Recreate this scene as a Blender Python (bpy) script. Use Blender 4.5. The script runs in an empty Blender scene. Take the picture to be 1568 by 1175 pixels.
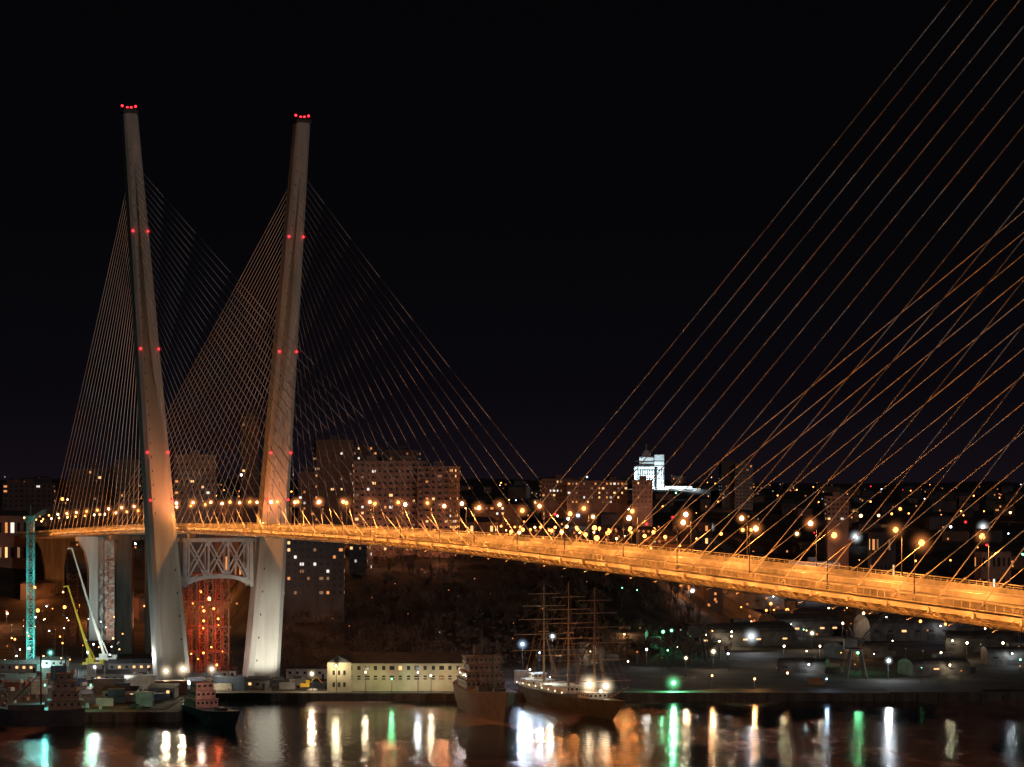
import bpy, math, random
import numpy as np
from mathutils import Vector, Matrix, noise
random.seed(7)
R = random.random
U = random.uniform
scene = bpy.context.scene
FPX = 3536.0          # focal length expressed in survey units (1568 wide)
EYE = 83.0            # viewpoint elevation above the bay

def bx(b, Y):         # bearing -> metres east of the view axis at distance Y
    return (b-784.0)/FPX*Y
def el(e, Y):         # elevation angle reading -> height above sea
    return EYE-(e-735.0)/FPX*Y
def sm(t):
    t = max(0.0, min(1.0, t)); return t*t*(3-2*t)

# ------------------------------------------------------------------ materials
def newmat(name):
    m = bpy.data.materials.new(name); m.use_nodes = True
    return m, m.node_tree.nodes, m.node_tree.links
def pr(name, col, rough=0.8, metal=0.0, var=0.25, scale=0.5, bump=0.0, streak=False, spec=0.3):
    m, N, L = newmat(name)
    b = N['Principled BSDF']
    b.inputs['Roughness'].default_value = rough
    b.inputs['Metallic'].default_value = metal
    b.inputs['Specular IOR Level'].default_value = spec
    tc = N.new('ShaderNodeTexCoord'); mp = N.new('ShaderNodeMapping')
    L.new(tc.outputs['Object'], mp.inputs[0])
    if streak: mp.inputs['Scale'].default_value = (1, 1, 0.12)
    n = N.new('ShaderNodeTexNoise'); n.inputs['Scale'].default_value = scale
    n.inputs['Detail'].default_value = 6
    L.new(mp.outputs[0], n.inputs['Vector'])
    r = N.new('ShaderNodeValToRGB')
    r.color_ramp.elements[0].position = 0.3; r.color_ramp.elements[1].position = 0.7
    r.color_ramp.elements[0].color = tuple(c*(1-var) for c in col)+(1,)
    r.color_ramp.elements[1].color = tuple(min(1, c*(1+var)) for c in col)+(1,)
    L.new(n.outputs['Fac'], r.inputs[0]); L.new(r.outputs[0], b.inputs['Base Color'])
    if bump:
        bp = N.new('ShaderNodeBump'); bp.inputs['Strength'].default_value = bump
        L.new(n.outputs['Fac'], bp.inputs['Height']); L.new(bp.outputs[0], b.inputs['Normal'])
    return m
def em(name, col, strength):
    m, N, L = newmat(name)
    N.remove(N['Principled BSDF'])
    e = N.new('ShaderNodeEmission'); e.inputs[0].default_value = tuple(col)+(1,)
    e.inputs[1].default_value = strength
    L.new(e.outputs[0], N['Material Output'].inputs[0])
    try: m.cycles.emission_sampling = 'NONE'
    except Exception: pass
    return m

ORANGE = (1.0, 0.30, 0.06); AMBER = (1.0, 0.45, 0.15); WARM = (1.0, 0.78, 0.5)
WHITE = (0.85, 0.95, 1.0); BLUE = (0.5, 0.7, 1.0); GREEN = (0.2, 1.0, 0.4)
TEAL = (0.2, 1.0, 0.8); RED = (1.0, 0.04, 0.05)
SODIUM = (1.0, 0.33, 0.062)
E = {'orange': em('lamp_orange', (1, .28, .05), 9), 'amber': em('lamp_amber', (1, .45, .16), 12),
     'warm': em('lamp_warm', (1, .75, .45), 16), 'white': em('lamp_white', (.85, .95, 1), 13),
     'blue': em('lamp_blue', (.45, .65, 1), 8), 'green': em('lamp_green', (.2, 1, .4), 8),
     'red': em('lamp_red', (1, .02, .03), 5), 'teal': em('lamp_teal', (.2, 1, .8), 8),
     'dimo': em('lamp_dim_orange', (1, .32, .1), 0.7), 'dimw': em('lamp_dim_white', (1, .85, .7), 0.35)}
COL = {'orange': ORANGE, 'amber': AMBER, 'warm': WARM, 'white': WHITE, 'blue': BLUE, 'green': GREEN, 'red': RED, 'teal': TEAL}

M_conc = pr('pylon_concrete', (.38, .37, .35), .85, 0, .16, .35, .15, True)
M_conc2 = pr('dark_concrete', (.13, .125, .12), .9, 0, .35, .5, .2, True)
M_quay = pr('quay_concrete', (.07, .065, .06), .9, 0, .45, .3, .2, True)
M_steel = pr('painted_steel', (.36, .35, .36), .55, .1, .12, .6)
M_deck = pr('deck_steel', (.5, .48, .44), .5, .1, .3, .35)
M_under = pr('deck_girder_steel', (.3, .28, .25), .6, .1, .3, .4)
M_asph = pr('asphalt', (.22, .21, .2), .8, 0, .2, .8)
M_mark = pr('road_paint', (.75, .75, .72), .6, 0, .1, 2)
M_cable = pr('cable_sheath', (.80, .77, .76), .5, 0, .06, .3)
M_dark = pr('dark_metal', (.05, .05, .055), .6, .3, .3, 1)
M_rust = pr('rusty_steel', (.28, .1, .06), .8, .2, .4, 1)
M_glassd = pr('dark_window', (.03, .035, .04), .2, 0, .3, 2, spec=.5)

# ------------------------------------------------------------------ mesh builder
class MB:
    def __init__(s): s.v = []; s.f = []; s.m = []
    def add(s, vs, fs, mi=0):
        o = len(s.v); s.v += [tuple(v) for v in vs]
        for f in fs: s.f.append(tuple(i+o for i in f)); s.m.append(mi)
    def box(s, c, d, mi=0, rz=0.0, taper=1.0):
        x, y, z = d[0]/2, d[1]/2, d[2]/2; vs = []
        cr, sr = math.cos(rz), math.sin(rz)
        for k, t in ((-z, 1), (z, taper)):
            for a, b in ((-x, -y), (x, -y), (x, y), (-x, y)):
                a *= t; b *= t
                vs.append((c[0]+a*cr-b*sr, c[1]+a*sr+b*cr, c[2]+k))
        s.add(vs, [(3, 2, 1, 0), (4, 5, 6, 7), (0, 1, 5, 4), (1, 2, 6, 5), (2, 3, 7, 6), (3, 0, 4, 7)], mi)
    def tube(s, p, q, r, n=6, mi=0, r2=None):
        p = Vector(p); q = Vector(q); d = (q-p)
        if d.length < 1e-6: return
        d.normalize(); r2 = r if r2 is None else r2
        a = d.cross(Vector((0, 0, 1)))
        if a.length < 1e-3: a = d.cross(Vector((0, 1, 0)))
        a.normalize(); b = d.cross(a); vs = []
        for c, rr in ((p, r), (q, r2)):
            for i in range(n):
                t = 2*math.pi*(i+.5)/n
                vs.append(c+a*math.cos(t)*rr+b*math.sin(t)*rr)
        fs = [(i, (i+1) % n, n+(i+1) % n, n+i) for i in range(n)]
        fs += [tuple(range(n-1, -1, -1)), tuple(range(n, 2*n))]
        s.add(vs, fs, mi)
    def ball(s, c, r, mi=0, n=8, k=5):
        vs = [(c[0], c[1], c[2]+r)]
        for j in range(1, k):
            ph = math.pi*j/k
            for i in range(n):
                t = 2*math.pi*i/n
                vs.append((c[0]+r*math.sin(ph)*math.cos(t), c[1]+r*math.sin(ph)*math.sin(t), c[2]+r*math.cos(ph)))
        vs.append((c[0], c[1], c[2]-r)); last = len(vs)-1
        fs = [(0, 1+i, 1+(i+1) % n) for i in range(n)]
        for j in range(k-2):
            for i in range(n):
                a = 1+j*n; fs.append((a+i, a+n+i, a+n+(i+1) % n, a+(i+1) % n))
        a = 1+(k-2)*n
        fs += [(a+i, last, a+(i+1) % n) for i in range(n)]
        s.add(vs, fs, mi)
    def loft(s, rings, mi=0, cap=True, mis=None):
        n = len(rings[0]); o = len(s.v)
        for r in rings: s.v += [tuple(v) for v in r]
        for j in range(len(rings)-1):
            for i in range(n):
                s.f.append((o+j*n+i, o+j*n+(i+1) % n, o+(j+1)*n+(i+1) % n, o+(j+1)*n+i)); s.m.append(mis[i] if mis else mi)
        if cap:
            s.f.append(tuple(o+i for i in range(n-1, -1, -1))); s.m.append(mi)
            s.f.append(tuple(o+(len(rings)-1)*n+i for i in range(n))); s.m.append(mi)
    def obj(s, name, mats, parent=None, loc=(0, 0, 0), rz=0.0, smooth=False):
        me = bpy.data.meshes.new(name); me.from_pydata(s.v, [], s.f)
        for m in mats: me.materials.append(m)
        me.polygons.foreach_set('material_index', s.m)
        if smooth: me.polygons.foreach_set('use_smooth', [True]*len(s.f))
        me.update()
        o = bpy.data.objects.new(name, me); scene.collection.objects.link(o)
        o.location = loc; o.rotation_euler[2] = rz
        if parent: o.parent = parent
        return o
def empty(name, loc=(0, 0, 0), rz=0.0):
    o = bpy.data.objects.new(name, None); scene.collection.objects.link(o)
    o.location = loc; o.rotation_euler[2] = rz; o.empty_display_size = 1
    return o
def plight(name, loc, power, col, parent=None, r=0.4):
    l = bpy.data.lights.new(name, 'POINT'); l.energy = power; l.color = col; l.shadow_soft_size = r
    o = bpy.data.objects.new(name, l); scene.collection.objects.link(o); o.location = loc
    if parent: o.parent = parent
    return o
def spot(name, loc, tgt, power, col, ang=60, parent=None, r=.5, blend=.6):
    l = bpy.data.lights.new(name, 'SPOT'); l.energy = power; l.color = col; l.shadow_soft_size = r
    l.spot_size = math.radians(ang); l.spot_blend = blend
    o = bpy.data.objects.new(name, l); scene.collection.objects.link(o); o.location = loc
    o.rotation_euler = (Vector(tgt)-Vector(loc)).to_track_quat('-Z', 'Y').to_euler()
    if parent: o.parent = parent
    return o

# lamp bloom imitated by an added glowing volume, brightest inside, same from every side
gm, N, L = newmat('bloom_emission'); N.remove(N['Principled BSDF'])
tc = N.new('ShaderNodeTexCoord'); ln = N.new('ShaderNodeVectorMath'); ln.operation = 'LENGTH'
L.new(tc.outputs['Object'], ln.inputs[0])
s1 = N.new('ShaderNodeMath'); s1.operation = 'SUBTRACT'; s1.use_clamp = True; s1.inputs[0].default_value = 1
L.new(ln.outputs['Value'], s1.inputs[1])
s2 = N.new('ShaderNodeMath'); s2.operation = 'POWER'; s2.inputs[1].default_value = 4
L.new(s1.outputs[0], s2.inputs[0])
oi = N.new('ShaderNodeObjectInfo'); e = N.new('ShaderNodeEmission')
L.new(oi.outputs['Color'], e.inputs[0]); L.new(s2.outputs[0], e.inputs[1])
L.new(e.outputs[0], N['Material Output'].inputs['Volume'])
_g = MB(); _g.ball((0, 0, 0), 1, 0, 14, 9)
_go = _g.obj('lamp_bloom', [gm]); GM = _go.data; bpy.data.objects.remove(_go)
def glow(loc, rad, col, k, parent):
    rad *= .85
    o = bpy.data.objects.new('lamp_bloom', GM); scene.collection.objects.link(o)
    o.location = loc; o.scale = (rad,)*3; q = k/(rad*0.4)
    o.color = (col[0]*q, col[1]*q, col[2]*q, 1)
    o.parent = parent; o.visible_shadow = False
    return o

# ------------------------------------------------------------------ world
w = bpy.data.worlds.new("World"); scene.world = w; w.use_nodes = True
N = w.node_tree.nodes; L = w.node_tree.links
bg = N['Background']
tc = N.new('ShaderNodeTexCoord'); sp = N.new('ShaderNodeSeparateXYZ'); L.new(tc.outputs['Generated'], sp.inputs[0])
rp = N.new('ShaderNodeValToRGB'); L.new(sp.outputs['Z'], rp.inputs[0])
els = rp.color_ramp.elements
els[0].position = 0.0; els[0].color = (.0060, .0042, .0068, 1)
els[1].position = 0.24; els[1].color = (.0013, .0013, .0017, 1)
x = els.new(0.04); x.color = (.0027, .0022, .0036, 1)
x = els.new(0.11); x.color = (.0016, .0015, .0022, 1)
L.new(rp.outputs[0], bg.inputs[0]); bg.inputs[1].default_value = 1.0
sky = N.new('ShaderNodeTexSky'); sky.sky_type = 'NISHITA'; sky.sun_disc = False
sky.sun_elevation = math.radians(-8); sky.sun_rotation = math.radians(200)
b2 = N.new('ShaderNodeBackground'); L.new(sky.outputs[0], b2.inputs[0]); b2.inputs[1].default_value = 0.0003
ad = N.new('ShaderNodeAddShader'); L.new(bg.outputs[0], ad.inputs[0]); L.new(b2.outputs[0], ad.inputs[1])
L.new(ad.outputs[0], N['World Output'].inputs[0])
fill_sun = bpy.data.lights.new('fill_sun', 'SUN'); fill_sun.energy = 0.25; fill_sun.color = (1, .80, .72); fill_sun.angle = math.radians(.5)  # faint sun lamp added to brighten cables and pylon legs
mo = bpy.data.objects.new('fill_sun', fill_sun); scene.collection.objects.link(mo)
mo.rotation_euler = Vector((-.35, .9, -.3)).to_track_quat('-Z', 'Y').to_euler()

# ------------------------------------------------------------------ terrain
def shoreY(x): return 792 if x < -119 else 866
def hgt(x, y):
    r = math.hypot(x, y)
    near = 80.5-.35*r if r < 221 else (3 if r < 290 else -6)
    if y < 420: return max(near, -6)
    if y < shoreY(x): return -6
    c = sm((x+165)/45)             # 0 left .. 1 centre
    d = sm((x-40)/170)             # 1 right
    y0 = 1190-225*c+400*d
    ln_ = 260+350*d
    h = 3+42*sm((y-y0)/ln_)
    h += (27-14*sm((x-250)/400))*sm((y-1450)/1500)
    n = noise.noise((x/260, y/260, 3.1))*9+noise.noise((x/90, y/90, 1.7))*4+noise.noise((x/25, y/25, 5))*1.5
    h += n*sm((y-y0-20)/200)
    h += 14*math.exp(-(((x-150)/120)**2+((y-2400)/220)**2))
    h += noise.noise((x/900, 7.3, y/2000))*22*sm((y-2300)/1500)
    return h
def sight(b, e, h=8.0, Y0=880, Y1=3000):   # where a line of sight comes within h of the ground
    Y = Y0
    while Y < Y1:
        if el(e, Y) <= hgt(bx(b, Y), Y)+h: return Y
        Y += 6
    return Y1
ys = [-500, -300, -200, -120, -60, -20, 0, 30, 60, 100, 150, 210, 230, 260, 300, 420, 600, 780, 789, 794]
yy = 800
while yy < 12000:
    ys.append(yy); yy += 8 if yy < 1500 else (16 if yy < 2600 else 60 + (yy-2600)*.08)
xs = []
for i in range(-130, 131):
    t = i/130; xs.append(620*t+4200*t**5)
xs = sorted(set([round(v, 2) for v in xs]))
g = MB()
for y in ys:
    k = 1 if y < 1500 else 1+(y-1500)/2500
    for x in xs: g.v.append((x*k, y, hgt(x*k, y)))
nx = len(xs)
for j in range(len(ys)-1):
    for i in range(nx-1):
        g.f.append((j*nx+i, j*nx+i+1, (j+1)*nx+i+1, (j+1)*nx+i)); g.m.append(0)
M_ground = pr('ground_soil', (.040, .033, .030), .95, 0, .8, .06, .3)
g.obj('ground', [M_ground], smooth=True)

# water
mw, N, L = newmat('bay_water'); b = N['Principled BSDF']
b.inputs['IOR'].default_value = 1.33
b.inputs['Specular IOR Level'].default_value = .5
tc = N.new('ShaderNodeTexCoord')
def wn(scale, sx, sy, det):
    mp = N.new('ShaderNodeMapping'); mp.inputs['Scale'].default_value = (sx, sy, 1)
    L.new(tc.outputs['Object'], mp.inputs[0])
    n = N.new('ShaderNodeTexNoise'); n.inputs['Scale'].default_value = scale; n.inputs['Detail'].default_value = det
    L.new(mp.outputs[0], n.inputs['Vector']); return n
n1 = wn(.45, 1, .7, 5); n2 = wn(.013, 1, .45, 3); n3 = wn(.09, 1, .4, 4)
ice = N.new('ShaderNodeValToRGB'); ice.color_ramp.elements[0].position = .5; ice.color_ramp.elements[1].position = .515
L.new(n2.outputs['Fac'], ice.inputs[0])
icec = N.new('ShaderNodeValToRGB'); icec.color_ramp.elements[0].color = (.12, .07, .06, 1); icec.color_ramp.elements[1].color = (.34, .21, .18, 1)
icec.color_ramp.elements[0].position = .35; icec.color_ramp.elements[1].position = .7
L.new(n3.outputs['Fac'], icec.inputs[0])
mx = N.new('ShaderNodeMix'); mx.data_type = 'RGBA'
mx.inputs[6].default_value = (.006, .008, .012, 1)
L.new(icec.outputs[0], mx.inputs[7])
L.new(ice.outputs[0], mx.inputs[0]); L.new(mx.outputs[2], b.inputs['Base Color'])
mr = N.new('ShaderNodeMapRange'); mr.inputs[3].default_value = .12; mr.inputs[4].default_value = .19
L.new(ice.outputs[0], mr.inputs[0]); L.new(mr.outputs[0], b.inputs['Roughness'])
bp = N.new('ShaderNodeBump'); bp.inputs['Strength'].default_value = .7; bp.inputs['Distance'].default_value = .2
L.new(n1.outputs['Fac'], bp.inputs['Height']); L.new(bp.outputs[0], b.inputs['Normal'])
g = MB(); g.add([(-5000, -500, 0), (5000, -500, 0), (5000, 900, 0), (-5000, 900, 0)], [(0, 1, 2, 3)])
g.obj('water', [mw])

# quay walls
g = MB()
g.box((-119-1000, 795, .6), (2000, 9, 5.6), 0)
g.box((-116.5, 829, .6), (5, 77, 5.58), 0)
xx = -117.0                       # stepped quay line with berths
while xx < 700:
    wq = U(26, 70); off = random.choice([0, 0, 1.5, -2, 3]) if xx > 60 else 0
    g.box((xx+wq/2, 868+off/2, .6+U(-.25, .1)), (wq-.1, 8+off, 5.4), 0); xx += wq
for i in range(120):
    g.box((-560+i*8, 790.2 if -560+i*8 < -122 else 863.7, 1.6), (.7, .7, 2.2), 1)
g.box((-440, 799, 3.45), (640, .3, .1), 0)
g.obj('quay', [M_quay, M_dark])

# ------------------------------------------------------------------ bridge
AX = Vector((.339, -.9408, 0)).normalized(); PN = Vector((-AX.y, AX.x, 0))   # along, across
P0 = Vector((-116, 907, 0))
_s = np.array([-700, -500, -350, -150, -50, 0, 120, 237, 330, 432, 500, 578, 737, 900.])
_z = np.array([45, 50.3, 54.6, 60.8, 63.6, 64.6, 66, 66.7, 66.8, 65.8, 64.7, 63.3, 60.5, 58.])
_gs = np.arange(-800, 1001, 5.0); _gz = np.interp(_gs, _s, _z)
_k = np.hanning(27); _k /= _k.sum(); _gz = np.convolve(np.pad(_gz, 13, mode='edge'), _k, mode='valid')
def zd(s): return float(np.interp(s, _gs, _gz))
def bp_(s, w, z=0.0):
    v = P0+AX*s+PN*w; return Vector((v.x, v.y, z))
def dp(s, w, dz=0.0): return bp_(s, w, zd(s)+dz)
bridge = empty('cable_stayed_bridge', (0, 0, 0))
S0, S1 = -690, 900
# deck loft
prof = [(-14.6, 0), (-14.6, -.9), (-13.4, -1.2), (-12.6, -2.3), (-9.5, -2.9), (9.5, -2.9), (12.6, -2.3), (13.4, -1.2), (14.6, -.9), (14.6, 0)]
g = MB(); rings = []
s = S0
while s <= S1:
    rings.append([dp(s, a, b_) for a, b_ in prof]); s += 10
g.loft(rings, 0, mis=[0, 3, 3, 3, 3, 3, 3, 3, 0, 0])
def strip(g, w0, w1, dz, mi, a=S0, b=S1, step=10):
    s = a
    while s < b-1e-3:
        e_ = min(s+step, b)
        g.add([dp(s, w0, dz), dp(e_, w0, dz), dp(e_, w1, dz), dp(s, w1, dz)], [(0, 1, 2, 3)], mi); s = e_
strip(g, -11.6, 11.6, .006, 1)
for wq in (-11.2, 11.2): strip(g, wq-.1, wq+.1, .012, 2)
strip(g, -.35, -.15, .012, 2); strip(g, .15, .35, .012, 2)
for wq in (-7.5, -3.8, 3.8, 7.5):
    s = -400
    while s < 740: strip(g, wq-.09, wq+.09, .012, 2, s, s+4); s += 12
deck = g.obj('deck', [M_deck, M_asph, M_mark, M_under], bridge)
# barriers and longitudinal rails
g = MB()
def rail(w_, dz, hh, ww, mi=0, a=S0, b=S1):
    s = a
    while s < b:
        e_ = s+10; vs = []
        for q in (s, e_):
            for da, db in ((-ww/2, -hh/2), (ww/2, -hh/2), (ww/2, hh/2), (-ww/2, hh/2)): vs.append(dp(q, w_+da, dz+db))
        g.add(vs, [(0, 1, 5, 4), (1, 2, 6, 5), (2, 3, 7, 6), (3, 0, 4, 7)], mi); s = e_
for sd in (-1, 1):
    rail(sd*14.35, 1.35, .14, .14); rail(sd*14.35, .95, .07, .07); rail(sd*14.35, .6, .07, .07); rail(sd*14.35, .16, .3, .12)
    rail(sd*11.9, .5, .9, .35)
    rail(sd*14.75, -.2, .2, .3)
    rail(sd*13.1, -1.7, .14, .5, 1)
    s = S0
    while s < S1:
        g.box(dp(s, sd*14.35, .7), (.12, .12, 1.3), 0); s += 2.4
    s = S0
    while s < S1:      # transverse rib plates under the overhang
        a = dp(s, sd*14.5, -.9); b_ = dp(s, sd*12.62, -2.4); c = dp(s, sd*12.9, -1.2)
        t = AX*.08
        g.add([a-t, b_-t, c-t, a+t, b_+t, c+t], [(0, 1, 2), (5, 4, 3), (0, 3, 4, 1), (1, 4, 5, 2), (2, 5, 3, 0)], 1); s += 3.58
rail(0, .5, .9, .5)
g.obj('railings', [M_deck, M_under], bridge)

# pylons
def leg_c(s0, sd, z):
    return bp_(s0, sd*(17.6+16.9*(z-3)/223.), z)
def leg_d(z):
    t = max(0.0, (z-3)/223.)
    return 12.9-7.4*t**.92, 13.6-6.8*t
def build_pylon(s0, full=True):
    g = MB()
    ang = math.atan2(PN.y, PN.x)
    for sd in (-1, 1):
        rings = []
        for z in list(range(1, 224, 6))+[224.5]:
            c = leg_c(s0, sd, z); wp, wl = leg_d(z); wp /= 2; wl /= 2; ch = wp*.3
            rg = []
            for a, b_ in ((-wp, -wl+ch), (-wp+ch, -wl), (wp-ch, -wl), (wp, -wl+ch), (wp, wl-ch), (wp-ch, wl), (-wp+ch, wl), (-wp, wl-ch)):
                rg.append(c+PN*a+AX*b_)
            rings.append(rg)
        g.loft(rings, 0)
        c = leg_c(s0, sd, 225.2)
        g.box(c, (5.9, 7.2, 1.3), 1, ang); g.box(c+Vector((0, 0, 1.0)), (4.2, 5, .9), 1, ang)
        c = leg_c(s0, sd, 3); g.box((c.x, c.y, 3.2), (18.5, 19, 2.4), 2, ang); g.box((c.x, c.y, 4.9), (15.5, 16.5, 1.0), 2, ang, .95)
        z = 70
        while z < 212:
            c = leg_c(s0, sd, z); wp, wl = leg_d(z)
            for f in (-1, 1):
                q = c+AX*f*(wl/2+.02)+PN*(-.26)*wp
                g.box(q, (.35, .16, .7), 1, ang)
            z += 5.4
        for z in range(12, 56, 9):
            c = leg_c(s0, sd, z); wp, wl = leg_d(z)
            g.box(c+AX*(wl/2+.02)+PN*(-sd*.3*wp), (.5, .14, .8), 1, ang)
    p = g.obj('pylon', [M_conc, M_dark, M_conc2], bridge)
    # truss cross beam
    g = MB()
    zt, zb = zd(s0)-5.2, zd(s0)-19.5
    for off in (-3.6, 3.6):
        wi = 12.6
        def q(w_, z): return bp_(s0+off, w_, z)
        g.tube(q(-wi-2, zt), q(wi+2, zt), 1.05, 4)
        seg = 10; pts = []
        for i in range(seg+1):
            a = -1+2*i/seg; pts.append(q(a*wi, zb-2.6*abs(a)**3))
        for i in range(seg): g.tube(pts[i], pts[i+1], 1.0, 4)
        n = 3
        for i in range(n+1):
            wv = -wi+.8+(2*wi-1.6)*i/n; g.tube(q(wv, zb-.5), q(wv, zt), .5, 4)
        for i in range(n):
            a = -wi+.8+(2*wi-1.6)*i/n; b_ = a+(2*wi-1.6)/n
            g.tube(q(a, zb), q(b_, zt), .42, 4); g.tube(q(a, zt), q(b_, zb), .42, 4)
        for sd in (-1, 1):
            g.tube(q(sd*(wi+.6), zb-4), q(sd*(wi+.6), zt+.5), 1.0, 4)
    for wv in (-12, -6, 0, 6, 12):
        g.tube(bp_(s0-3.6, wv, zt), bp_(s0+3.6, wv, zt), .5, 4); g.tube(bp_(s0-3.6, wv, zb), bp_(s0+3.6, wv, zb), .5, 4)
    for sd in (-1, 1):
        c = bp_(s0, sd*10, zd(s0)-3.7); g.box(c, (2.5, 4, 1.6), 0, ang)
    g.obj('cross_beam_truss', [M_steel], bridge)
    if full:
        g = MB()
        for sd in (-1, 1):
            c = leg_c(s0, sd, 227)
            for off in (-2.6, -.6, .9, 2.6): g.ball(c+PN*off+Vector((0, 0, .3*abs(off))), .5, 0, 6, 4)
            for z in (179, 133.5, 93.5, 75):
                c = leg_c(s0, sd, z); wp, wl = leg_d(z)
                for off in (-.42, .42): g.ball(c+AX*(wl/2+.4)+PN*off*wp, .42, 0, 6, 4)
        g.obj('aviation_lights', [E['red']], bridge)
        for sd in (-1, 1):
            for z in (179, 133.5, 93.5):
                c = leg_c(s0, sd, z); wp, wl = leg_d(z)
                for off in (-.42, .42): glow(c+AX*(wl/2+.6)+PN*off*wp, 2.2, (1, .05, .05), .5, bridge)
build_pylon(0); build_pylon(737, False)

# cables
gc = MB(); ga = MB()
def cables(s0, dirn, reach, inner):
    n = 26
    for sd in (-1, 1):
        for i in range(n):
            t = i/(n-1)
            sa = s0+dirn*(inner+(reach-inner)*t)
            za = 128+77*t**.85
            c = leg_c(s0, sd, za); wp, wl = leg_d(za)
            top = c+AX*dirn*(wl/2-.1)
            bot = dp(sa, sd*14.0, .2)
            d = (top-bot); prev = bot
            for k in range(1, 9):       # slight sag
                f = k/8; q = bot+d*f; q.z -= 4*f*(1-f)*d.length*.004
                gc.tube(prev, q, .09, 6); prev = q
            dn = d.normalized()
            ga.tube(bot-dn*2.4, bot+dn*3.0, .16, 8)
            ang = math.atan2(AX.y, AX.x)
            c2 = dp(sa, sd*14.85, -.6)
            ga.box(c2, (.4, .4, 1.0), 0, ang)
            ga.tube(bot-dn*2.2, dp(sa-dirn*1.8, sd*12.8, -2.4), .11, 6, 1)
            ga.box(bot-dn*2.4, (.45, .45, .35), 1, ang)
cables(0, 1, 362, 28); cables(0, -1, 345, 28)
cables(737, -1, 362, 28); cables(737, 1, 150, 28)
gc.obj('stay_cables', [M_cable], bridge, smooth=True)
ga.obj('cable_anchors', [M_deck, M_under], bridge)

# piers of the approach viaduct
g = MB()
ang = math.atan2(PN.y, PN.x)
for s0, wd, th, mt in ((-165, 7, 5, 1), (-260, 20, 6, 0), (-420, 15, 6, 1), (-540, 15, 5, 1)):
    zt = zd(s0)-2.9; c = bp_(s0, 0); gz = hgt(c.x, c.y)
    if s0 == -165:
        for w_ in (-7,  7): c = bp_(s0, w_); g.box((c.x, c.y, (zt-2+gz)/2), (wd, th, zt-2-gz+1), mt, ang)
    else:
        rings = []
        for z, k in ((gz-1, .72), (zt-16, .72), (zt-7, .92), (zt-3, 1.15), (zt-2, 1.2)):
            rings.append([bp_(s0, 0, z)+PN*a*wd*k/2+AX*b_*th/2 for a, b_ in ((-1, -1), (1, -1), (1, 1), (-1, 1))])
        g.loft(rings, mt)
    g.box(bp_(s0, 0, zt-1), (26, 6.5, 2.2), mt, ang)
g.obj('approach_piers', [M_conc, M_conc2], bridge)

# street lamps on the deck: cut-off luminaires shining down on the carriageway
lampm = MB()
lampm.tube((0, 0, 0), (0, 0, 9.2), .12, 6, 0, .07); lampm.box((0, 0, .3), (.4, .4, .6), 0)
lampm.tube((0, 0, 9.1), (0, -1.1, 9.6), .06, 5, 0); lampm.box((0, -1.3, 9.66), (.4, .9, .16), 0)
lampm.ball((0, -1.3, 9.4), .5, 1, 8, 5)
lo = lampm.obj('street_lamp', [M_dark, E['amber']]); LM = lo.data; bpy.data.objects.remove(lo)
lampr = LM.copy(); lampr.materials[1] = E['orange']
lampw = LM.copy(); lampw.materials[1] = E['warm']
s = -640; i = 0
while s < 760:
    for sd in (-1, 1):
        ss = s+(0 if sd < 0 else 9)+U(-2, 2)
        o = bpy.data.objects.new('street_lamp', [lampr, LM, lampr, LM, lampw][(i*7+sd) % 5]); scene.collection.objects.link(o)
        o.location = dp(ss, sd*12.9, 0); o.rotation_euler[2] = math.atan2(-sd*PN.x, sd*PN.y)
        if s > -340: spot('lamp_light', (0, -2.4, 8.7), (0, -2.7, 0), U(.85, 1.15)*(24000 if s > 60 else 16000), SODIUM, 156, o, .3, .35)
        elif i % 2: spot('lamp_light', (0, -2.4, 8.7), (0, -2.9, 0), 14000, SODIUM, 156, o, .3, .3)
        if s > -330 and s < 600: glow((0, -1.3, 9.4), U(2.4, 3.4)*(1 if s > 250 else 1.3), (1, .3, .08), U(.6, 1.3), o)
    s += 31; i += 1
s = -330
g = MB()
while s < 620:
    c = dp(s, -18.6, -2.2)
    g.tube(dp(s, -14.6, -.6), c, .04, 4); g.box(c, (.3, .22, .18), 0)
    spot('fascia_fill', c+Vector((0, 0, .2)), dp(s, -13.4, -1.2), 3300, (1, .31, .055), 165, bridge, .3, .3)  # lamps and their brackets added to brighten the fascia
    s += 12.4
g.obj('fascia_fill_brackets', [M_dark], bridge)

# pylon floodlights and added fill spots
for sd in (-1, 1):
    a = leg_c(0, sd, 3)
    spot('pylon_floodlight', a+AX*32+Vector((0, 0, 3)), a+Vector((0, 0, 22)), 62000, (1, .95, .78), 62, bridge, .5)
    spot('pylon_floodlight', a-PN*24+AX*16+Vector((0, 0, 3)), a+Vector((0, 0, 24)), 9000, (1, .97, .82), 60, bridge, .5)
    spot('pylon_fill', dp(20, sd*13, 1), leg_c(0, sd, 82), 42000, (1, .30, .10), 80, bridge, .5, 1.0)  # spots added at deck level to lift the tone of the upper legs
    spot('pylon_fill', dp(60, sd*13, 1), leg_c(0, sd, 140), 15000, (1, .55, .38), 80, bridge, .5, 1.0)
c = bp_(70, 0, 8); spot('truss_fill', c, bp_(0, 0, 52), 45000, (1, .94, .86), 26, bridge, .5)  # unseen spot added to pick out the truss

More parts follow.
